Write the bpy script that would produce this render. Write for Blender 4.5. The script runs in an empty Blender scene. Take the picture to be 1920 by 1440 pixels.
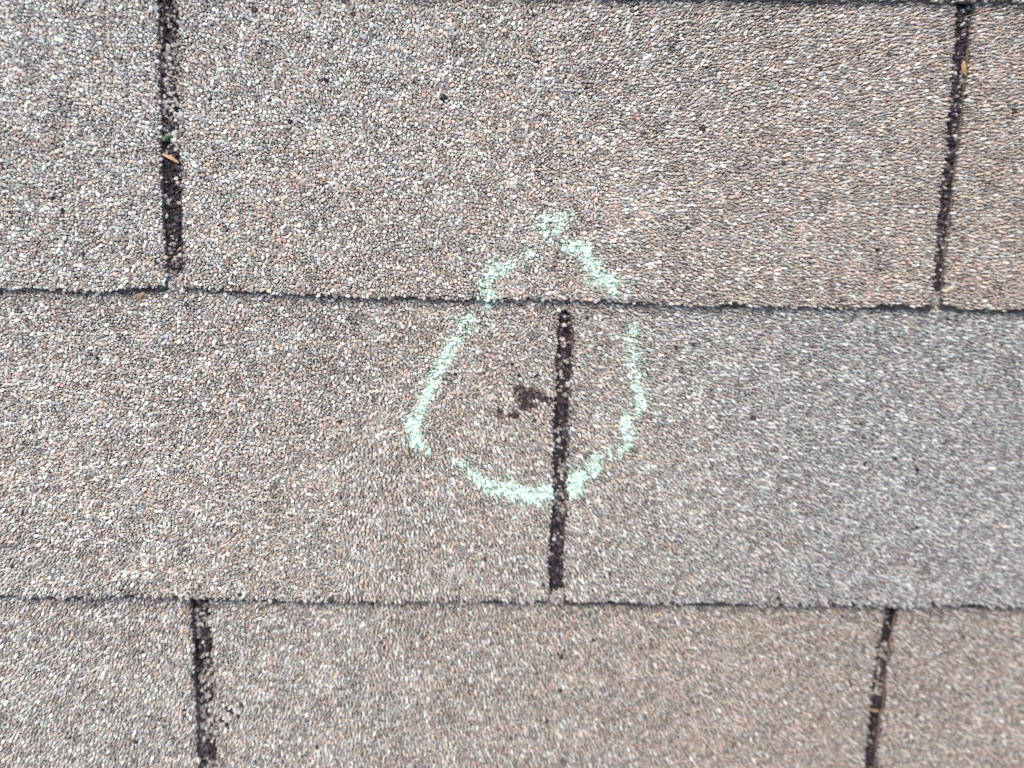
import bpy, math, random
import numpy as np
from mathutils import Matrix, Vector

rng = np.random.default_rng(11)
scene = bpy.context.scene
R = math.radians

# ------------------------------------------------------------------ roof slope, camera, sky, sun
PITCH = R(20)                                   # the roof plane rises towards +Y
ROOF = Matrix.Translation((0, 0, 3.0)) @ Matrix.Rotation(PITCH, 4, 'X')

HFOV = R(62)
FPX = 960 / math.tan(HFOV / 2)                  # focal length in pixels of the 1920 px photograph
MM = 0.001
PX = 0.2133 * MM                                # one photo pixel on the roof, in metres
DIST = FPX * PX
TILT, YAW = R(7.0), R(4.5)                      # the phone is not quite square to the roof
fwd = np.array([math.sin(YAW), -math.sin(TILT), -1.0]); fwd /= np.linalg.norm(fwd)
rgt = np.cross(fwd, np.array([0, 1.0, 0])); rgt /= np.linalg.norm(rgt)
upv = np.cross(rgt, fwd)
CAM = -fwd * DIST

cam_data = bpy.data.cameras.new('camera')
cam = bpy.data.objects.new('camera', cam_data)
scene.collection.objects.link(cam)
cam_data.sensor_width = 36
cam_data.lens = 18 / math.tan(HFOV / 2)
cam_data.clip_start = 0.01
cam_data.clip_end = 200
m = Matrix(((rgt[0], upv[0], -fwd[0], CAM[0]), (rgt[1], upv[1], -fwd[1], CAM[1]),
            (rgt[2], upv[2], -fwd[2], CAM[2]), (0, 0, 0, 1)))
cam.matrix_world = ROOF @ m
cam_data.dof.use_dof = True
cam_data.dof.focus_distance = DIST * 0.955
cam_data.dof.aperture_fstop = 3.0
scene.camera = cam

world = bpy.data.worlds.new('World'); scene.world = world
world.use_nodes = True
wt = world.node_tree
sky = wt.nodes.new('ShaderNodeTexSky'); sky.sky_type = 'NISHITA'; sky.sun_disc = False
SUN_EL, SUN_AZ = R(58), R(-35)                  # azimuth measured from +Y, clockwise
sky.sun_elevation = SUN_EL; sky.sun_rotation = SUN_AZ
sky.air_density = 0.7; sky.dust_density = 3.0; sky.ozone_density = 0.5
bg = wt.nodes['Background']; bg.inputs['Strength'].default_value = 0.12
wt.links.new(sky.outputs[0], bg.inputs['Color'])
sd = bpy.data.lights.new('sun', 'SUN'); sun = bpy.data.objects.new('sun', sd)
scene.collection.objects.link(sun)
sd.energy = 1.1; sd.angle = R(40); sd.color = (1.0, 0.91, 0.76)
sdir = Vector((math.sin(SUN_AZ) * math.cos(SUN_EL), math.cos(SUN_AZ) * math.cos(SUN_EL), math.sin(SUN_EL)))
sun.rotation_euler = sdir.to_track_quat('Z', 'Y').to_euler()

scene.view_settings.view_transform = 'Standard'
scene.view_settings.look = 'None'
scene.view_settings.gamma = 1.0
scene.view_settings.exposure = 1.2

# ------------------------------------------------------------------ photo pixels <-> roof plane
def to_plane(px, py, z=0.0):
    px = np.asarray(px, float); py = np.asarray(py, float)
    d = fwd * FPX + (px - 960)[..., None] * rgt + (720 - py)[..., None] * upv
    t = (z - CAM[2]) / d[..., 2]
    return CAM[:2] + d[..., :2] * t[..., None]

def to_px(u, v, z=0.0):
    p = np.stack([u - CAM[0], v - CAM[1], np.broadcast_to(z - CAM[2], np.shape(u))], -1)
    k = FPX / (p @ fwd)
    return 960 + (p @ rgt) * k, 720 - (p @ upv) * k

# ------------------------------------------------------------------ materials
def new_mat(name):
    mt = bpy.data.materials.new(name); mt.use_nodes = True
    return mt, mt.node_tree, mt.node_tree.nodes['Principled BSDF']

def noise(nt, scale, detail=4, rough=0.6):
    tc = nt.nodes.new('ShaderNodeTexCoord'); n = nt.nodes.new('ShaderNodeTexNoise')
    n.inputs['Scale'].default_value = scale; n.inputs['Detail'].default_value = detail
    n.inputs['Roughness'].default_value = rough
    nt.links.new(tc.outputs['Object'], n.inputs['Vector'])
    return n

def ramp(nt, src, stops):
    r = nt.nodes.new('ShaderNodeValToRGB')
    while len(r.color_ramp.elements) < len(stops): r.color_ramp.elements.new(0.5)
    for e, (p, c) in zip(r.color_ramp.elements, stops): e.position = p; e.color = (*c, 1)
    nt.links.new(src, r.inputs[0]); return r

def bump(nt, src, bsdf, dist, strength=1.0):
    b = nt.nodes.new('ShaderNodeBump'); b.inputs['Distance'].default_value = dist
    b.inputs['Strength'].default_value = strength
    nt.links.new(src, b.inputs['Height']); nt.links.new(b.outputs[0], bsdf.inputs['Normal'])

M_ASPH, nt, b = new_mat('weathered_asphalt')
n = noise(nt, 260, 5, 0.65)
r_ = ramp(nt, n.outputs['Fac'], [(0.32, (0.010, 0.009, 0.010)), (0.5, (0.026, 0.020, 0.021)), (0.70, (0.075, 0.055, 0.053))])
nt.links.new(r_.outputs[0], b.inputs['Base Color'])
b.inputs['Roughness'].default_value = 0.85
n2 = noise(nt, 1100, 4, 0.7); bump(nt, n2.outputs['Fac'], b, 0.0006)

M_RIM, nt, b = new_mat('torn_shingle_edge')
n = noise(nt, 500, 5, 0.65)
r_ = ramp(nt, n.outputs['Fac'], [(0.35, (0.10, 0.068, 0.052)), (0.65, (0.26, 0.185, 0.145))])
nt.links.new(r_.outputs[0], b.inputs['Base Color'])
b.inputs['Roughness'].default_value = 0.9
bump(nt, n.outputs['Fac'], b, 0.0004)

M_GRAN, nt, b = new_mat('mineral_granules')
at = nt.nodes.new('ShaderNodeAttribute'); at.attribute_name = 'tint'
n = noise(nt, 2600, 3, 0.6)
mr = nt.nodes.new('ShaderNodeMapRange')
mr.inputs['From Min'].default_value = 0.3; mr.inputs['From Max'].default_value = 0.7
mr.inputs['To Min'].default_value = 0.80; mr.inputs['To Max'].default_value = 1.15
nt.links.new(n.outputs['Fac'], mr.inputs['Value'])
vm = nt.nodes.new('ShaderNodeVectorMath'); vm.operation = 'SCALE'
nt.links.new(at.outputs['Color'], vm.inputs[0]); nt.links.new(mr.outputs[0], vm.inputs['Scale'])
nt.links.new(vm.outputs[0], b.inputs['Base Color'])
b.inputs['Roughness'].default_value = 0.7
b.inputs['Specular IOR Level'].default_value = 0.3

M_CHALK, nt, b = new_mat('mint_chalk')
n = noise(nt, 1500, 4, 0.7)
r_ = ramp(nt, n.outputs['Fac'], [(0.3, (0.62, 0.84, 0.69)), (0.6, (0.74, 0.94, 0.80))])
nt.links.new(r_.outputs[0], b.inputs['Base Color'])
b.inputs['Roughness'].default_value = 0.95; b.inputs['Specular IOR Level'].default_value = 0.1
bump(nt, n.outputs['Fac'], b, 0.0002)

def plain(name, c1, c2, scale=900, rough=0.7):
    mt, nt, b = new_mat(name)
    n = noise(nt, scale, 4, 0.6)
    r = ramp(nt, n.outputs['Fac'], [(0.35, c1), (0.65, c2)])
    nt.links.new(r.outputs[0], b.inputs['Base Color']); b.inputs['Roughness'].default_value = rough
    bump(nt, n.outputs['Fac'], b, 0.0002)
    return mt
M_BARE = plain('bared_asphalt', (0.03, 0.021, 0.022), (0.13, 0.095, 0.092), 700, 0.85)
M_WOOD = plain('deck_wood', (0.16, 0.10, 0.06), (0.26, 0.18, 0.11), 60)
M_NEEDLE = plain('dry_needle', (0.50, 0.27, 0.13), (0.66, 0.40, 0.22), 800, 0.5)
M_TAN = plain('dry_leaf', (0.30, 0.18, 0.08), (0.46, 0.29, 0.14))
M_SEED = plain('seed_husk', (0.42, 0.26, 0.11), (0.30, 0.18, 0.08))
M_BLACK = plain('black_grit', (0.006, 0.006, 0.007), (0.02, 0.02, 0.022), 900, 0.5)
M_RUST = plain('rusty_flake', (0.36, 0.07, 0.03), (0.50, 0.13, 0.06))
M_MOSS = plain('moss', (0.05, 0.11, 0.03), (0.12, 0.20, 0.07))

# ------------------------------------------------------------------ object helpers
def link(name, me, mat, parent=None, **props):
    o = bpy.data.objects.new(name, me); scene.collection.objects.link(o)
    if mat: me.materials.append(mat)
    if parent is not None: o.parent = parent            # parts share their thing's frame
    else: o.matrix_world = ROOF
    for k, v in props.items(): o[k] = v
    return o

def np_mesh(name, verts, faces_flat, sizes, tint=None):
    me = bpy.data.meshes.new(name)
    me.vertices.add(len(verts)); me.vertices.foreach_set('co', verts.astype(np.float32).ravel())
    me.loops.add(len(faces_flat)); me.loops.foreach_set('vertex_index', faces_flat.astype(np.int32))
    me.polygons.add(len(sizes))
    st = np.concatenate([[0], np.cumsum(sizes)[:-1]]).astype(np.int32)
    me.polygons.foreach_set('loop_start', st)
    me.update(calc_edges=True)
    me.shade_flat()
    if tint is not None:
        a = me.attributes.new('tint', 'FLOAT_COLOR', 'POINT')
        a.data.foreach_set('color', np.concatenate([tint, np.ones((len(tint), 1))], 1).astype(np.float32).ravel())
    return me

def stone_mesh(name, u, v, z, r, h, ang, asp, tint, n=7, seed=1):
    """Faceted mineral granules: n-sided crushed chips with a broken, tilted top."""
    g = np.random.default_rng(seed)
    N = len(u)
    th = (np.arange(n) / n * 2 * np.pi)[None] + g.uniform(-.26, .26, (N, n)) + g.uniform(0, 6.28, (N, 1))
    rad = 1 + g.uniform(-.30, .20, (N, n))
    lev_r = [1.0, 0.97, 0.74]; lev_z = [-0.35, 0.62, 1.0]
    ta = g.uniform(-.38, .38, (N, 1)); tb = g.uniform(-.38, .38, (N, 1))
    V = np.zeros((N, 3 * n + 1, 3))
    for k in range(3):
        jr = lev_r[k] * rad * (1 + (g.uniform(-.16, .16, (N, n)) if k == 2 else 0))
        x = jr * np.cos(th); y = jr * np.sin(th)
        V[:, k*n:(k+1)*n, 0] = x; V[:, k*n:(k+1)*n, 1] = y
        V[:, k*n:(k+1)*n, 2] = lev_z[k] * h[:, None] + (r[:, None] * (ta * x + tb * y) if k else 0)
    V[:, -1, 0] = g.uniform(-.2, .2, N); V[:, -1, 1] = g.uniform(-.2, .2, N); V[:, -1, 2] = h * 1.10
    X = V[..., 0] * (r * np.sqrt(asp))[:, None]; Y = V[..., 1] * (r / np.sqrt(asp))[:, None]
    c, s = np.cos(ang)[:, None], np.sin(ang)[:, None]
    P = np.stack([u[:, None] + c*X - s*Y, v[:, None] + s*X + c*Y, z[:, None] + V[..., 2]], -1).reshape(-1, 3)
    f = []; sz = []
    for k in range(2):
        for i in range(n):
            j = (i + 1) % n
            f += [k*n+i, k*n+j, (k+1)*n+j, (k+1)*n+i]; sz.append(4)
    for i in range(n):
        f += [2*n+i, 2*n+(i+1) % n, 3*n]; sz.append(3)
    F = (np.array(f)[None] + (np.arange(N) * (3*n+1))[:, None]).ravel()
    T = np.repeat(tint, 3*n+1, 0) if tint is not None else None
    return np_mesh(name, P, F, np.tile(sz, N), T)

def vnoise(x, y, s, seed=0):
    """smooth value noise in 0..1"""
    g = np.random.default_rng(seed); tab = g.random((256, 256))
    x = x / s + 100; y = y / s + 100
    xi = np.floor(x).astype(int); yi = np.floor(y).astype(int)
    fx = x - xi; fy = y - yi; fx = fx*fx*(3-2*fx); fy = fy*fy*(3-2*fy)
    t = lambda a, b: tab[a % 256, b % 256]
    return (t(xi, yi)*(1-fx)*(1-fy) + t(xi+1, yi)*fx*(1-fy) + t(xi, yi+1)*(1-fx)*fy + t(xi+1, yi+1)*fx*fy)

# ------------------------------------------------------------------ the shingle layout, traced on the roof
X0, X1 = -390, 2490                              # how far the modelled roof runs sideways
B0 = [(X0, -32), (0, -26), (500, -15), (900, -7), (1250, -1), (1600, 3), (1920, 7), (X1, 16)]
B1 = [(X0, 530), (0, 540), (60, 543), (130, 546), (200, 548), (270, 546), (316, 541), (345, 540), (400, 545), (440, 546), (520, 551),
      (640, 556), (760, 560), (880, 563), (930, 563), (1000, 561), (1060, 563), (1150, 568), (1300, 573), (1500, 577),
      (1700, 579), (1760, 580), (1850, 583), (1920, 586), (X1, 600)]
B2 = [(X0, 1106), (0, 1113), (50, 1118), (100, 1117), (170, 1118), (270, 1115), (345, 1119), (400, 1121), (500, 1124), (700, 1126), (830, 1125),
      (960, 1127), (1028, 1124), (1060, 1129), (1200, 1130), (1300, 1131), (1440, 1133), (1600, 1132), (1680, 1137),
      (1750, 1134), (1920, 1136), (X1, 1140)]
B3 = [(X0, 1686), (X1, 1700)]
B4 = [(X0, 1960), (X1, 1975)]
# slots: left side and right side from the top down
S_TL = ([(289, -60), (296, 0), (299, 60), (301, 120), (304, 240), (306, 350), (310, 430), (315, 490), (317, 541)],
        [(328, -60), (333, 0), (336, 70), (339, 200), (341, 300), (344, 400), (347, 470), (347, 541)])
S_TR = ([(1797, -60), (1793, 5), (1788, 80), (1778, 200), (1768, 300), (1757, 400), (1749, 470), (1741, 580)],
        [(1833, -60), (1828, 5), (1818, 80), (1804, 200), (1792, 300), (1780, 400), (1769, 480), (1757, 580)])
S_M = ([(1060, 583), (1052, 587), (1047, 597), (1044, 650), (1043, 700), (1041, 750), (1039, 800), (1037, 900), (1034, 960), (1031, 1000), (1029, 1060), (1027, 1124)],
       [(1060, 583), (1068, 586), (1073, 597), (1074, 640), (1071, 700), (1068, 750), (1066, 800), (1062, 900), (1060, 950), (1058, 1000), (1057, 1060), (1056, 1129)])
S_BL = ([(352, 1060), (357, 1120), (361, 1150), (364, 1200), (367, 1300), (371, 1350), (376, 1440), (388, 1688)],
        [(389, 1060), (392, 1120), (394, 1150), (397, 1200), (401, 1300), (404, 1350), (410, 1440), (422, 1688)])
S_BR = ([(1672, 1060), (1662, 1140), (1650, 1190), (1638, 1250), (1632, 1310), (1628, 1350), (1618, 1440), (1590, 1696)],
        [(1698, 1060), (1684, 1140), (1674, 1190), (1664, 1250), (1657, 1310), (1650, 1350), (1640, 1440), (1616, 1696)])

T = 1.85 * MM                                     # shingle thickness
def densify(pts, step=9.0, jit=1.1, seed=0):
    g = np.random.default_rng(seed); out = []
    for a, b in zip(pts[:-1], pts[1:]):
        L = math.hypot(b[0]-a[0], b[1]-a[1]); k = max(1, int(L / step))
        for i in range(k):
            t = i / k; out.append((a[0]+(b[0]-a[0])*t, a[1]+(b[1]-a[1])*t))
    out.append(pts[-1])
    o = np.array(out); o[1:-1] += g.normal(0, jit, (len(o)-2, 2)) * 0.7
    w = vnoise(o[:, 0], o[:, 1], 45, seed + 5) - .5
    o[1:-1] += (w * 1.4)[1:-1, None]
    return [tuple(p) for p in o]

def cut(line, xa, xb):
    xs = [p[0] for p in line]; ys = [p[1] for p in line]
    mid = [p for p in line if xa < p[0] < xb]
    return [(xa, float(np.interp(xa, xs, ys)))] + mid + [(xb, float(np.interp(xb, xs, ys)))]

class Course:
    def __init__(s, butt, above):
        a = to_plane(*np.array([butt[0], butt[-1]]).T); s.p, s.q = a[0], a[1]
        c = to_plane(*np.array([above[0], above[-1]]).T)
        s.E = float((c[:, 1] - a[:, 1]).mean())
    def z(s, u, v):
        vb = s.p[1] + (u - s.p[0]) / (s.q[0] - s.p[0]) * (s.q[1] - s.p[1])
        return T * (1 - (v - vb) / s.E)
UP = [(X0, -600), (X1, -560)]
C0, C1, C2, C3, C4 = Course(B0, UP), Course(B1, B0), Course(B2, B1), Course(B3, B2), Course(B4, B3)

def inside(px, py, poly):
    c = np.zeros(px.shape, bool); P = np.array(poly); Q = np.roll(P, -1, 0)
    for (ax, ay), (bx, by) in zip(P, Q):
        if ay == by: continue
        k = (ay > py) != (by > py)
        c ^= k & (px < (bx-ax) * (py-ay) / (by-ay) + ax)
    return c

def edge_dist(px, py, line):
    d = np.full(px.shape, 1e9)
    for (ax, ay), (bx, by) in zip(line[:-1], line[1:]):
        dx, dy = bx-ax, by-ay; L = dx*dx + dy*dy + 1e-9
        t = np.clip(((px-ax)*dx + (py-ay)*dy) / L, 0, 1)
        d = np.minimum(d, np.hypot(px-ax-t*dx, py-ay-t*dy))
    return d

def slab(name, course, outline, **props):
    """asphalt mat: top sheet, worn sloping rim, underside.  outline in photo pixels, ordered."""
    P = to_plane(*np.array(outline).T)
    if np.sum(P[:, 0]*np.roll(P[:, 1], -1) - np.roll(P[:, 0], -1)*P[:, 1]) < 0: P = P[::-1]
    nx = np.roll(P, -1, 0) - np.roll(P, 1, 0); nx /= np.linalg.norm(nx, axis=1)[:, None] + 1e-12
    out = np.stack([nx[:, 1], -nx[:, 0]], 1)
    g = np.random.default_rng(len(P))
    w = (0.10 + 0.30 * g.random(len(P)))[:, None] * MM
    zt = course.z(P[:, 0], P[:, 1])
    n = len(P)
    rings = [(P, zt), (P + out*w*0.55, zt - T*0.30), (P + out*w, zt - T*0.94)]
    V = np.concatenate([np.column_stack([p, z]) for p, z in rings])
    f = list(range(n)); sz = [n]
    for k in range(2):
        for i in range(n):
            j = (i+1) % n
            f += [(k+1)*n+i, (k+1)*n+j, k*n+j, k*n+i]; sz.append(4)
    f += list(range(3*n-1, 2*n-1, -1)); sz.append(n)
    me = np_mesh(name, V, np.array(f), np.array(sz))
    o = link(name, me, M_ASPH, None, **props)
    me.materials.append(M_RIM)
    mi = np.zeros(len(sz), np.int32); mi[1:-1] = 1
    me.polygons.foreach_set('material_index', mi)
    return o

TOPV = -430                                      # upslope end of the modelled roof
def up(pt, dy): return (pt[0], pt[1] - dy)
lap = 500                                        # how far a shingle runs up under the next course
dB1L = densify(cut(B1, X0, 317), seed=1); dB1M = densify(cut(B1, 347, 1741), seed=2); dB1R = densify(cut(B1, 1757, X1), seed=3)
dB2L = densify(cut(B2, X0, 1027), seed=4); dB2R = densify(cut(B2, 1056, X1), seed=5)
dB3L = densify(cut(B3, X0, 388), seed=6); dB3M = densify(cut(B3, 422, 1590), seed=7); dB3R = densify(cut(B3, 1616, X1), seed=8)
dTLl, dTLr = densify(S_TL[0], seed=9), densify(S_TL[1], seed=10)
dTRl, dTRr = densify(S_TR[0], seed=11), densify(S_TR[1], seed=12)
dMl, dMr = densify(S_M[0], seed=13), densify(S_M[1], seed=14)
dBLl, dBLr = densify(S_BL[0], seed=15), densify(S_BL[1], seed=16)
dBRl, dBRr = densify(S_BR[0], seed=17), densify(S_BR[1], seed=18)

GROUP = 'asphalt shingles laid in overlapping courses'
SH = []                                          # (object, course, outline, edges that show)
def shingle(course, outline, edges, label, cov_line):
    o = slab('roof_shingle', course, outline, label=label, category='shingle', group=GROUP)
    SH.append(dict(o=o, c=course, poly=outline, edges=edges, cover=cov_line))
    return SH[-1]

dB0 = densify(cut(B0, X0, X1), seed=19)
sh_up = shingle(C0, [(X0, TOPV)] + dB0 + [(X1, TOPV)], [dB0],
                'uppermost shingle, only its thin lower lip showing above the narrow slot at the top right', None)
sh_tl = shingle(C1, [(X0, -330)] + dB1L + dTLl[::-1] + [(289, -330)], [dB1L, dTLl],
                'pinkish grey shingle left of the slot holding the dry needle', B0)
sh_tm = shingle(C1, [(328, -330)] + dTLr + dB1M + dTRl[::-1] + [(1797, -330)], [dTLr, dB1M, dTRl],
                'wide upper shingle between two slots, crossed by the peak of the chalk outline', B0)
sh_tr = shingle(C1, [(1833, -330)] + dTRr + dB1R + [(X1, -330)], [dTRr, dB1R],
                'brownish shingle in the upper right corner beside the slot with the tan leaf bit', B0)
sh_ml = shingle(C2, [(X0, 60)] + dB2L + dMl[::-1] + [(1060, 60)], [dB2L, dMl],
                'middle row shingle with the dark bare spot, left of the round-topped slot', B1)
sh_mr = shingle(C2, [(1060, 60)] + dMr + dB2R + [(X1, 60)], [dMr, dB2R],
                'cool grey middle row shingle right of the round-topped slot', B1)
sh_bl = shingle(C3, [(X0, 640)] + dB3L + dBLl[::-1] + [(352, 640)], [dB3L, dBLl],
                'light grey shingle in the lower left corner', B2)
sh_bm = shingle(C3, [(389, 640)] + dBLr + dB3M + dBRl[::-1] + [(1672, 640)], [dBLr, dB3M, dBRl],
                'wide bottom row shingle between the two lower slots, grey turning tan rightwards', B2)
sh_br = shingle(C3, [(1698, 640)] + dBRr + dB3R + [(X1, 640)], [dBRr, dB3R],
                'tan shingle in the lower right corner', B2)
dB4 = densify(cut(B4, X0, X1), seed=20)
sh_dn = shingle(C4, [(X0, 1160)] + dB4 + [(X1, 1160)], [dB4],
                'dark shingle underneath, seen only at the bottom of the two lower slots', B3)

# ------------------------------------------------------------------ granules
TAN_C = [(80, 80, .16), (60, 450, .24), (200, 300, .22), (650, 150, .26), (650, 450, .36), (1100, 200, .36), (1300, 450, .46), (1600, 250, .48),
         (1880, 300, .62), (1700, 500, .60), (200, 800, .28), (650, 850, .36), (950, 750, .42), (1150, 800, .34), (1350, 700, .14),
         (1600, 850, .03), (1850, 800, .03), (1300, 1040, .14), (1800, 1080, .07), (150, 1300, .22), (550, 1200, .26), (600, 1400, .26),
         (950, 1300, .44), (1300, 1300, .58), (1500, 1400, .64), (1580, 1200, .54), (1850, 1300, .52), (1800, 1420, .56)]
def tan_amount(px, py, row):
    """share of tan granules, row by row"""
    num = 0; den = 1e-9
    for x, y, t in TAN_C:
        rr = 1 if y < 565 else (2 if y < 1125 else 3)
        w = np.where(row == rr, 1, 0) / (((px-x)**2 + (py-y)**2) + 60**2)**1.5
        num = num + w*t; den = den + w
    return num / den

BRI = [(80, 100, 1.05), (100, 400, 1.036), (600, 150, 1.048), (600, 450, 1.030), (1100, 300, 1.04), (1600, 300, 1.02), (1880, 300, 0.96), (1700, 500, 0.98), (100, 800, 1.036),
       (500, 850, 1.000), (900, 800, 1.01), (1200, 800, 0.98), (1500, 850, 0.904), (1880, 850, 0.868), (1600, 1080, 0.880), (150, 1300, 0.988), (550, 1300, 0.952), (900, 1300, 0.94),
       (1300, 1300, 0.91), (1800, 1300, 0.868)]
PAL = np.array([(0.68, 0.67, 0.605), (0.50, 0.485, 0.435), (0.35, 0.332, 0.298), (0.61, 0.50, 0.405), (0.48, 0.395, 0.325), (0.32, 0.26, 0.225), (0.06, 0.048, 0.046)])
def colours(px, py, row, g, dirty):
    N = len(px); tn = np.clip(tan_amount(px, py, row), 0, .7)
    tn = np.clip(tn + (vnoise(px, py, 38, 3) - .5) * .16, 0.02, .75)
    x = g.random(N)
    pd = 0.0005 + 0.015 * dirty
    pb = 0.03 + 0.05*tn + 0.25 * dirty
    rest = np.clip(1 - pd - pb, 0, 1)
    tt = rest * tn; gg = rest - tt
    cum = np.cumsum(np.stack([gg*.42, gg*.36, gg*.22, tt*.5, tt*.5, pb, pd], 1), 1)
    k = np.clip((x[:, None] > cum).sum(1), 0, 6)
    c = PAL[k] * (1 + g.normal(0, .09, (N, 1))) * (1 + g.normal(0, .03, (N, 3)))
    num = 0; den = 1e-9                          # tint scaled by position within each row, darker towards the lower right
    for bx, by, bw in BRI:
        rr = 1 if by < 565 else (2 if by < 1125 else 3)
        w = np.where(row == rr, 1, 0) / (((px-bx)**2 + (py-by)**2) + 90**2)**1.5
        num = num + w*bw; den = den + w
    c = c * (num/den)[:, None]
    cool = np.where(row == 2, np.clip((px - 1150) / 500, 0, 1), 0)[:, None]
    c = c * (1 + cool * np.array([(-.015, 0, .035)]))
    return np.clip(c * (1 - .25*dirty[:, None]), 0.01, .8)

def lattice(pxa, pxb, pya, pyb, pitch, seed, rsd=.24, iters=14):
    """close-packed field of unequal granules: jittered lattice pushed apart until they only just touch"""
    g = np.random.default_rng(seed)
    c = to_plane(np.array([pxa, pxb, pxa, pxb], float), np.array([pya, pya, pyb, pyb], float))
    lo, hi = c.min(0), c.max(0)
    nx = int((hi[0]-lo[0]) / pitch); ny = int((hi[1]-lo[1]) / (pitch*.87))
    I, J = np.meshgrid(np.arange(nx), np.arange(ny))
    x = lo[0] + (I + .5*(J % 2) + g.uniform(-.42, .42, I.shape)) * pitch
    y = lo[1] + (J + g.uniform(-.42, .42, I.shape)) * pitch * .87
    r = pitch * .50 * np.clip(np.exp(g.normal(0, rsd, I.shape)), .5, 1.75)
    for _ in range(iters):
        dx = np.zeros_like(x); dy = np.zeros_like(y)
        for a in (-2, -1, 0, 1, 2):
            for b_ in (-2, -1, 0, 1, 2):
                if a == 0 and b_ == 0: continue
                ex = np.roll(x, (a, b_), (0, 1)) - x; ey = np.roll(y, (a, b_), (0, 1)) - y
                d = np.hypot(ex, ey) + 1e-9; want = (r + np.roll(r, (a, b_), (0, 1))) * 1.0
                pen = np.where((d < want) & (d > 1e-8), (want - d) * .25, 0)
                dx -= ex/d*pen; dy -= ey/d*pen
        x += dx; y += dy
    return x.ravel(), y.ravel(), r.ravel()

# dark holes where single granules are missing (photo pixels, radius)
HOLES = [(422, 1315, 7), (433, 1331, 10), (448, 1342, 8), (418, 1347, 8), (456, 1320, 7), (426, 1360, 7), (830, 190, 6), (612, 152, 8), (603, 155, 5), (505, 190, 8), (660, 28, 6), (788, 23, 6), (185, 673, 9), (960, 683, 5), (1316, 245, 11), (1395, 312, 7),
         (740, 455, 4), (870, 470, 4), (867, 578, 6), (352, 573, 6), (180, 437, 8), (102, 375, 7), (66, 1199, 6), (268, 1220, 5), (323, 1238, 4),
         (1620, 870, 6), (1716, 880, 8), (1655, 918, 5), (1662, 68, 5), (1645, 124, 4), (1668, 104, 5), (772, 1207, 5), (775, 1246, 5),
         (1127, 1237, 6), (1052, 1292, 5), (1594, 1282, 7), (120, 398, 6), (1142, 1074, 5), (1110, 1199, 4), (1720, 1340, 6), (1000, 30, 5),
         (936, 773, 7), (965, 780, 9), (1001, 789, 6), (974, 705, 7), (1006, 704, 7), (930, 802, 4), (1100, 598, 5), (1745, 1128, 8),
         (1690, 1335, 5), (425, 1325, 6), (438, 1336, 6), (345, 1330, 5), (1032, 280, 4), (1010, 118, 5), (1022, 135, 5), (1147, 15, 6),
         (1012, 372, 5), (1640, 470, 6), (1330, 70, 6), (150, 520, 6), (600, 525, 6), (560, 518, 5), (30, 1060, 6), (228, 1100, 6)]
BARE = [(977, 738, 12, 11), (990, 754, 10, 9), (1003, 740, 15, 7), (984, 762, 8, 6), (1027, 750, 11, 5), (964, 778, 8, 6), (937, 774, 6, 6)]

dirt_lines = {1: (B1, 10), 2: (B2, 7)}
STROKES = [
  [(992, 474, 12, .5), (984, 480, 11, .5), (968, 490, 10, .4), (945, 500, 12, .7), (926, 512, 13, .7), (912, 530, 15, .5), (908, 545, 18, .55), (915, 557, 17, .85)],
  [(1003, 424, 9, .35), (1018, 412, 14, .65), (1030, 420, 12, .5), (1050, 410, 13, .75), (1054, 424, 10, .6), (1034, 438, 13, .45), (1040, 448, 11, .3), (1050, 462, 11, .6), (1058, 466, 11, .75), (1090, 464, 15, .65), (1097, 470, 14, .7), (1092, 485, 12, .7), (1112, 500, 17, .75), (1112, 522, 17, .75), (1140, 524, 15, .7), (1148, 542, 18, .7), (1170, 545, 12, .6)],
  [(905, 576, 14, .25), (890, 590, 15, .3), (876, 606, 17, .75), (868, 620, 10, .4), (848, 642, 11, .7), (842, 662, 14, .75), (828, 685, 15, .8), (815, 708, 13, .8), (805, 730, 13, .75), (797, 752, 12, .85), (787, 775, 14, .5), (778, 790, 16, .85), (774, 812, 14, .6), (780, 824, 16, .95), (795, 838, 12, .7), (799, 848, 7, .6)],
  [(850, 862, 5, .8), (870, 874, 9, .5), (887, 886, 9, .8), (900, 900, 12, .7), (922, 916, 16, .75), (955, 918, 20, .65), (985, 927, 16, .75), (1010, 926, 17, .8), (1036, 924, 20, .85), (1052, 930, 12, .22), (1060, 925, 11, .22), (1074, 915, 17, .9), (1078, 892, 14, .9), (1098, 888, 12, .6), (1112, 875, 15, .8), (1114, 860, 11, .75), (1140, 862, 14, .15), (1158, 845, 13, .3), (1168, 838, 12, .8)],
  [(1188, 604, 8, .35), (1188, 620, 12, .6), (1190, 650, 14, .42), (1188, 680, 17, .55), (1192, 700, 16, .5), (1190, 722, 14, .6), (1199, 744, 13, .8), (1206, 758, 12, .7), (1190, 776, 15, .5), (1172, 792, 14, .65), (1172, 812, 13, .8), (1172, 838, 15, .7)]]

def chalk_field(st, X, Y, grow=1.0):
    prob = np.zeros(len(X))
    for a, b_ in zip(st[:-1], st[1:]):
        L = math.hypot(b_[0]-a[0], b_[1]-a[1]); kk = max(2, int(L/4))
        for t in np.linspace(0, 1, kk):
            x, y, w, p = (a[j] + (b_[j]-a[j])*t for j in range(4))
            d = np.hypot(X-x, Y-y)
            prob = np.maximum(prob, p * np.clip(1.55 - 1.12*d/(w*grow), 0, 1))
    return prob

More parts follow.
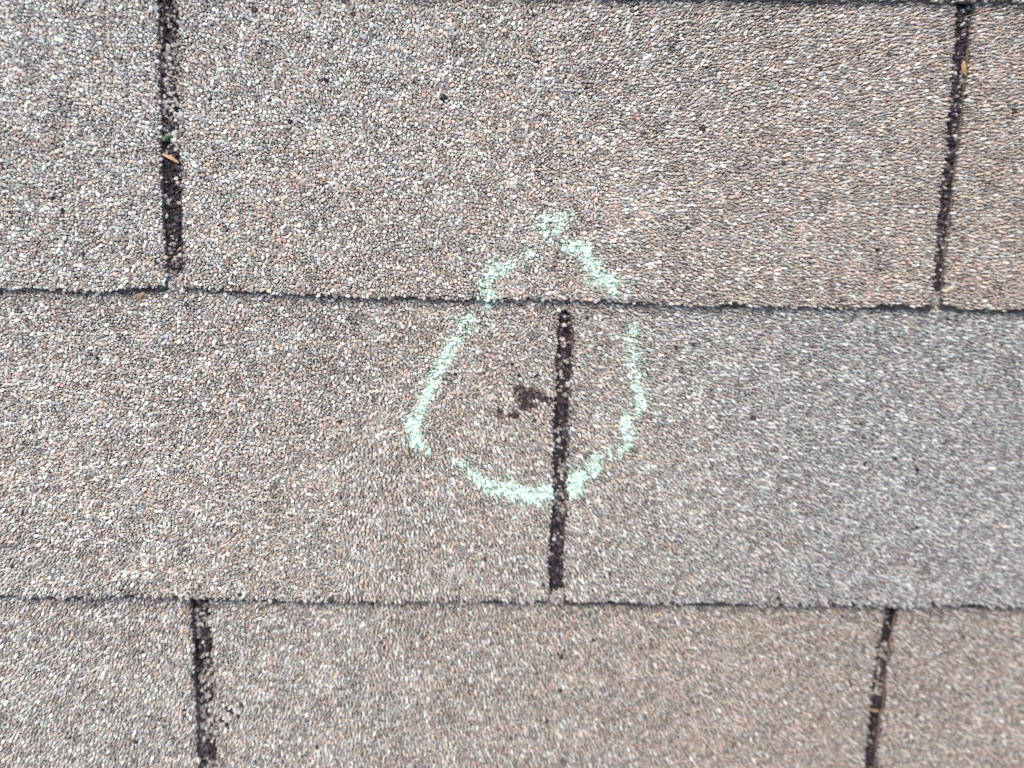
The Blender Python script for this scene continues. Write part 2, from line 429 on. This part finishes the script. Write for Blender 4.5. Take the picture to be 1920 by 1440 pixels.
def build_field(xr, yr, pitch, seed, nside, skip=None, fill=False):
    u, v, r = lattice(*xr, *yr, pitch, seed, rsd=.22 if fill else .37)
    px, py = to_px(u, v)
    g = np.random.default_rng(seed + 50)
    if skip is not None:
        k = ~((px > skip[0]) & (px < skip[1]) & (py > skip[2]) & (py < skip[3]))
        u, v, r, px, py = (a[k] for a in (u, v, r, px, py))
    return dict(u=u, v=v, r=r, px=px, py=py, g=g, n=nside, fill=fill)

FRAME = (-70, 1990, -60, 1500)
PITCHMM = 1.27 * MM
fields = [build_field((FRAME[0]-10, FRAME[1]+10), (FRAME[2]-10, FRAME[3]+10), PITCHMM, 21, 6),
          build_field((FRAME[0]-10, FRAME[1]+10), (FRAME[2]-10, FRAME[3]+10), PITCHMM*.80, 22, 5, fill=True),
          build_field((X0, X1), (TOPV, 1975), PITCHMM*1.06, 23, 5, skip=FRAME)]
for k in (0, 1):
    F = fields[k]; q = (F['px'] > FRAME[0]) & (F['px'] < FRAME[1]) & (F['py'] > FRAME[2]) & (F['py'] < FRAME[3])
    for a in ('u', 'v', 'r', 'px', 'py'): F[a] = F[a][q]

def streak(px, py):
    """the chips lie fanned out round a point in the upper left, longer the farther away"""
    dx, dy = px - 640, py - 340
    d = np.hypot(dx, dy)
    return np.arctan2(-dy, dx), 1 + 1.0 * np.clip((d - 200) / 1150, 0, 1) * np.where(dx < 0, .45, 1)

CHALK_SRC = []
for s in SH:
    row = {id(C0): 1, id(C1): 1, id(C2): 2, id(C3): 3, id(C4): 3}[id(s['c'])]
    s['parts'] = []
    for fi, F in enumerate(fields):
        px, py = F['px'], F['py']
        k = inside(px, py, s['poly']) | inside(px, py - 1.4, s['poly'])
        if s['cover'] is not None:               # leave off what the next course covers
            cv = np.interp(px, [p[0] for p in s['cover']], [p[1] for p in s['cover']])
            k &= py > cv - 14
        idx = np.nonzero(k)[0]
        if not len(idx): continue
        x, y = px[idx], py[idx]
        dmin = np.full(len(idx), 1e9)
        dslot = dmin.copy()
        for e in s['edges']:
            if abs(e[0][0]-e[-1][0]) < 120: dslot = np.minimum(dslot, edge_dist(x, y, e))
            else: dmin = np.minimum(dmin, edge_dist(x, y, e))
        er = .3 + 15 * np.clip((vnoise(x, y*1.6, 55, 31) - .62) * 3, 0, 1) * np.where(row == 1, 1, .6)
        er += 2.5 * (vnoise(x, y, 9, 32) - .3)
        keep = (dmin > er) & (dslot > 2.6*(vnoise(x, y, 12, 33) - .25))
        dmin = np.minimum(dmin, dslot)
        for hx, hy, hr in HOLES: keep &= np.hypot(x-hx, y-hy) > hr * .56
        if s is sh_ml:
            for hx, hy, ra, rb in BARE:
                q = ((x-hx)/ra)**2 + ((y-hy)/rb)**2 < 1
                keep &= ~(q & (F['g'].random(len(x)) < .74))
        pr = (vnoise(x, y, 26, 41)*.6 + vnoise(x, y, 9, 42)*.4)
        idx = idx[keep]; x, y, dmin = x[keep], y[keep], dmin[keep]
        g = F['g']; N = len(idx)
        u, v, r = F['u'][idx], F['v'][idx], F['r'][idx]
        ang, asp = streak(x, y)
        ang = ang + g.normal(0, .35, N) / (asp**1.6); rnd = np.abs(g.normal(0, .20, N))
        near = asp < 1.25
        ang = np.where(near & (g.random(N) < .75), g.uniform(0, 3.14, N), ang)
        asp = asp * (1 + rnd)
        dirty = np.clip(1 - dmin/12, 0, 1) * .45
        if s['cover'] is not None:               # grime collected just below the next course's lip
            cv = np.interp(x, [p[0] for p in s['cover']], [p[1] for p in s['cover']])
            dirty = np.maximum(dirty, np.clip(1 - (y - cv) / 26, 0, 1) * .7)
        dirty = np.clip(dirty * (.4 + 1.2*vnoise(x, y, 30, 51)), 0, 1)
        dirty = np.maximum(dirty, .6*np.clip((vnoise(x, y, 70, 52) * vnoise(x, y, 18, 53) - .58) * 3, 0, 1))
        tint = colours(x, y, np.full(N, row), g, dirty)
        q = np.nonzero((x > 700) & (x < 1280) & (y > 350) & (y < 1000))[0]
        if len(q):                               # loose chalk powder on the chips along the strokes
            pw = np.zeros(len(q))
            for st in STROKES: pw = np.maximum(pw, chalk_field(st, x[q], y[q], 1.35))
            pw = (np.clip(pw * 1.1, 0, 1) * g.random(len(q))**1.2 * .80)[:, None]
            tint[q] = tint[q]*(1-pw) + np.array([(.58, .80, .64)])*pw
        if s is sh_ml:
            for hx, hy, ra, rb in BARE:
                bq = ((x-hx)/ra)**2 + ((y-hy)/rb)**2 < 2.6
                tint[bq] *= np.array([(.64, .55, .55)]) * g.uniform(.35, 1.6, (int(bq.sum()), 1))
        h = (0.45 + 0.35 * g.random(N)) * MM * np.clip(r / (PITCHMM*.5), .6, 1.3)
        zz = s['c'].z(u, v)
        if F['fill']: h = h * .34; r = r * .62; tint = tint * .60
        else: r = r * .97
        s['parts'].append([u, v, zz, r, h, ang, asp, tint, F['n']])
        if fi < 2: CHALK_SRC.append((x, y, u, v, zz, r, h, ang, asp))

# granules lying in the slots, on the hidden upper part of the shingle below
def slot_fill(owner, L, Rr, y0, y1, dens, seed, bottom):
    g = np.random.default_rng(seed)
    ys = np.arange(y0, y1, 2.2)
    lx = np.interp(ys, [p[1] for p in L], [p[0] for p in L]); rx = np.interp(ys, [p[1] for p in Rr], [p[0] for p in Rr])
    k = 8
    x = (lx[:, None] - 1 + (rx-lx+2)[:, None] * g.random((len(ys), k))).ravel()
    y = (ys[:, None] + g.uniform(-2, 2, (len(ys), k))).ravel()
    fy = np.interp(y, [p[0] for p in dens], [p[1] for p in dens])
    clump = vnoise(x, y, 13, seed) * .7 + vnoise(x, y, 40, seed+1) * .5
    light = g.random(len(x)) < fy * 1.05 * np.clip((clump - .40) * 3.6, 0.04, 1)
    bott = np.clip((y - bottom) / 14, 0, 1)
    light |= g.random(len(x)) < bott * .8
    keep = light | (g.random(len(x)) < .42)
    x, y, light = x[keep], y[keep], light[keep]; N = len(x)
    P = to_plane(x, y); z = owner['c'].z(P[:, 0], P[:, 1])
    z = z + np.where(np.interp(y, [bottom, bottom+16], [0, 1]) > .5, T*.35*g.random(N), 0)
    kk = g.choice(6, N, p=[.32, .24, .16, .12, .08, .08])
    tl = PAL[kk] * (.45 + .60 * g.random((N, 1)))
    td = np.array([(.046, .040, .047)]) * (.4 + 2.2 * g.random((N, 1))**2) * np.array([(1.08, .95, .95)])
    tint = np.where(light[:, None], tl, td)
    r = PITCHMM * .5 * np.clip(np.exp(g.normal(-.05, .38, N)), .4, 1.9) * np.where(light, 1.0, .95)
    ang, asp = streak(x, y)
    ang = ang + g.normal(0, .4, N)
    owner['parts'].append([P[:, 0], P[:, 1], z, r, .6*MM*np.clip(r/(PITCHMM*.5), .6, 1.2), ang, asp*(1+np.abs(g.normal(0, .2, N))), np.clip(tint, .008, .8), 6])
    return x, y, P, z, r, ang, asp
slot_fill(sh_ml, S_TL[0], S_TL[1], -40, 548, [(0, .10), (60, .30), (110, .60), (250, .55), (300, .12), (380, .30), (420, .14), (480, .30), (548, .5)], 61, 520)
slot_fill(sh_mr, S_TR[0], S_TR[1], 0, 586, [(0, .02), (20, .22), (140, .08), (160, .22), (250, .24), (400, .05), (520, .16), (586, .5)], 62, 543)
slot_fill(sh_bm, S_M[0], S_M[1], 590, 1132, [(590, .12), (660, .08), (690, .34), (740, .25), (800, .12), (860, .24), (920, .34), (965, .18), (985, .06), (1040, .12), (1080, .03), (1100, .3)], 63, 1098)
slot_fill(sh_dn, S_BL[0], S_BL[1], 1118, 1500, [(1118, .02), (1150, .5), (1300, .6), (1440, .5)], 64, 1900)
slot_fill(sh_dn, S_BR[0], S_BR[1], 1135, 1500, [(1118, .01), (1160, .08), (1200, .26), (1320, .28), (1345, .05), (1440, .2)], 65, 1900)

for s in SH:
    groups = {}
    for prt in s['parts']: groups.setdefault(prt[8], []).append(prt[:8])
    vs, fs, szs, tn, off = [], [], [], [], 0
    for i, (n, lst) in enumerate(sorted(groups.items())):
        arr = [np.concatenate([l[j] for l in lst]) for j in range(8)]
        me = stone_mesh('tmp', *arr, n=n, seed=100 + i)
        co = np.empty(len(me.vertices)*3, np.float32); me.vertices.foreach_get('co', co)
        li = np.empty(len(me.loops), np.int32); me.loops.foreach_get('vertex_index', li)
        lt = np.empty(len(me.polygons), np.int32); me.polygons.foreach_get('loop_total', lt)
        vs.append(co.reshape(-1, 3)); fs.append(li + off); szs.append(lt); tn.append(np.repeat(arr[7], 3*n+1, 0))
        off += len(me.vertices); bpy.data.meshes.remove(me)
    if vs:
        me = np_mesh('granule_coating', np.concatenate(vs), np.concatenate(fs), np.concatenate(szs), np.concatenate(tn))
        link('granule_coating', me, M_GRAN, s['o'], kind='stuff')

# ------------------------------------------------------------------ bare spot knocked out of the middle left shingle
def lumps(name, mat, pts, parent=None, seed=0, zoff=0.0, course=None, **props):
    """low rough crust made of overlapping chips; pts = (px, py, radius_px, height_mm)"""
    g = np.random.default_rng(seed); a = np.array(pts, float)
    P = to_plane(a[:, 0], a[:, 1]); z = course.z(P[:, 0], P[:, 1]) + zoff
    me = stone_mesh(name, P[:, 0], P[:, 1], z, a[:, 2]*PX, a[:, 3]*MM, g.uniform(0, 3.14, len(a)), 1 + .5*g.random(len(a)), None, n=7, seed=seed)
    return link(name, me, mat, parent, **props)
g = np.random.default_rng(77); pts = []
for hx, hy, ra, rb in BARE:
    for _ in range(int(ra*rb/7)):
        a, q = g.uniform(0, 6.28), math.sqrt(g.random())
        pts.append((hx + ra*q*math.cos(a), hy + rb*q*math.sin(a), g.uniform(1.4, 3.8), g.uniform(.10, .60)))
lumps('bare_spot', M_BARE, pts, sh_ml['o'], 3, 0, C2, label='dark bare spot where the granules are knocked off')

# ------------------------------------------------------------------ chalk outline
chalk = bpy.data.objects.new('chalk_outline', None); scene.collection.objects.link(chalk)
chalk.matrix_world = ROOF; chalk.empty_display_size = .01
chalk['label'] = 'pale mint green chalk outline drawn around the dark bare spot and slot'; chalk['category'] = 'chalk mark'
src = [np.concatenate([c[j] for c in CHALK_SRC]) for j in range(9)]
used = np.zeros(len(src[0]), bool); g = np.random.default_rng(5)
nz = vnoise(src[0], src[1], 7, 71)*.5 + vnoise(src[0], src[1], 16, 72)*.5
for i, st in enumerate(STROKES):
    prob = chalk_field(st, src[0], src[1], .92)
    # chalk rubs off on the tallest chips first
    hit = (prob > .04) & (nz*.55 + g.random(len(nz))*.70 < .11 + prob*.86) & ~used
    used |= hit
    a = [s_[hit] for s_ in src]
    me = stone_mesh('chalk_stroke', a[2], a[3], a[4] + .04*MM, a[5]*1.16, a[6]*1.12, a[7], a[8], None, n=8, seed=200+i)
    link('chalk_stroke', me, M_CHALK, chalk)
lumps('chalk_crumb', M_CHALK, [(960, 1200, 3.2, .8), (962, 1204, 2.8, .8)], None, 8, .3*MM, C3,
      label='tiny mint green chalk crumb alone on the bottom row shingle', category='chalk crumb')

# ------------------------------------------------------------------ bits lying on the roof
def sliver(name, mat, a, b, w_px, course, lift, bow=0.0, thick=.35, **props):
    """a dry needle or leaf sliver: tapered, bowed body from a to b"""
    A = to_plane(*np.array(a, float)); B = to_plane(*np.array(b, float)); d = B - A; L = np.linalg.norm(d); t = d/L; nn = np.array([-t[1], t[0]])
    V = []; f = []; sz = []; S, K = 13, 8
    z0 = float(course.z(*A)); z1 = float(course.z(*B))
    for i in range(S):
        q = i/(S-1); wd = w_px*PX*.5 * (math.sin(math.pi*(0.06 + .88*q))**.6)
        c = A + d*q + nn*bow*PX*math.sin(math.pi*q); zc = z0 + (z1-z0)*q + lift*MM + .25*MM*math.sin(math.pi*q)
        for k in range(K):
            an = 2*math.pi*k/K
            off = nn*wd*math.cos(an); groove = .45 if k == 2 else 1
            V.append((c[0]+off[0], c[1]+off[1], zc + wd*thick*math.sin(an)*groove))
    for i in range(S-1):
        for k in range(K):
            j = (k+1) % K; f += [i*K+k, (i+1)*K+k, (i+1)*K+j, i*K+j]; sz.append(4)
    f += list(range(K)); sz.append(K); f += list(range(S*K-1, S*K-K-1, -1)); sz.append(K)
    me = np_mesh(name, np.array(V), np.array(f), np.array(sz))
    return link(name, me, mat, None, **props)
sliver('dry_needle', M_NEEDLE, (304, 289), (336, 306), 6.5, C2, 1.3, 1.5,
       label='orange brown dry needle lying across the upper left slot', category='needle')
sliver('dry_leaf', M_TAN, (1806, 114), (1809, 142), 9.5, C2, 1.9, -2, .22,
       label='tan curled leaf bit stuck in the upper right slot', category='leaf bit')
sliver('straw_bit', M_TAN, (1632, 1332), (1650, 1336), 6, C4, 1.6, 0, .5,
       label='short tan straw bit bridging the lower right slot', category='straw')
lumps('seed_husk', M_SEED, [(264, 556, 5.5, .9), (271, 550, 4.2, 1.0), (260, 561, 4, .8)], None, 12, .5*MM, C2,
      label='golden seed husk tucked under the lip left of the upper left slot', category='seed husk')
lumps('yellow_grit', M_SEED, [(608, 339, 3.6, .9), (606, 344, 2.5, .8)], None, 13, .4*MM, C1,
      label='amber yellow grain on the wide upper shingle, right of the needle slot', category='grain')
sliver('black_fleck', M_BLACK, (826, 178), (838, 188), 9, C1, 1.0, 0, .6,
       label='glossy black fleck on the upper middle shingle', category='fleck')
lumps('rust_flake', M_RUST, [(1188, 225, 4, .9)], None, 15, .4*MM, C1,
      label='small rust red flake on the wide upper shingle, right of centre', category='flake')
lumps('moss_tuft', M_MOSS, [(309, 261, 5.2, 1.5), (314, 258, 4.2, 1.6), (306, 256, 2.6, .9), (304, 246, 2.2, .8), (304, 238, 2.8, .9)], None, 16, .4*MM, C2,
      label='tiny green moss tuft in the slot just above the needle', category='moss')

# ------------------------------------------------------------------ roof deck below
c = to_plane(np.array([X0-6, X1+6, X1+6, X0-6], float), np.array([TOPV, TOPV, 1985, 1990], float))
zt, zb = -2.6*T, -2.6*T - 15*MM
V = np.array([(*p, z) for z in (zt, zb) for p in c])
f = [0, 3, 2, 1, 4, 5, 6, 7]; sz = [4, 4]
for i in range(4):
    j = (i+1) % 4; f += [i, j, 4+j, 4+i]; sz.append(4)
link('roof_deck', np_mesh('roof_deck', V, np.array(f), np.array(sz)), M_WOOD, None, kind='structure')
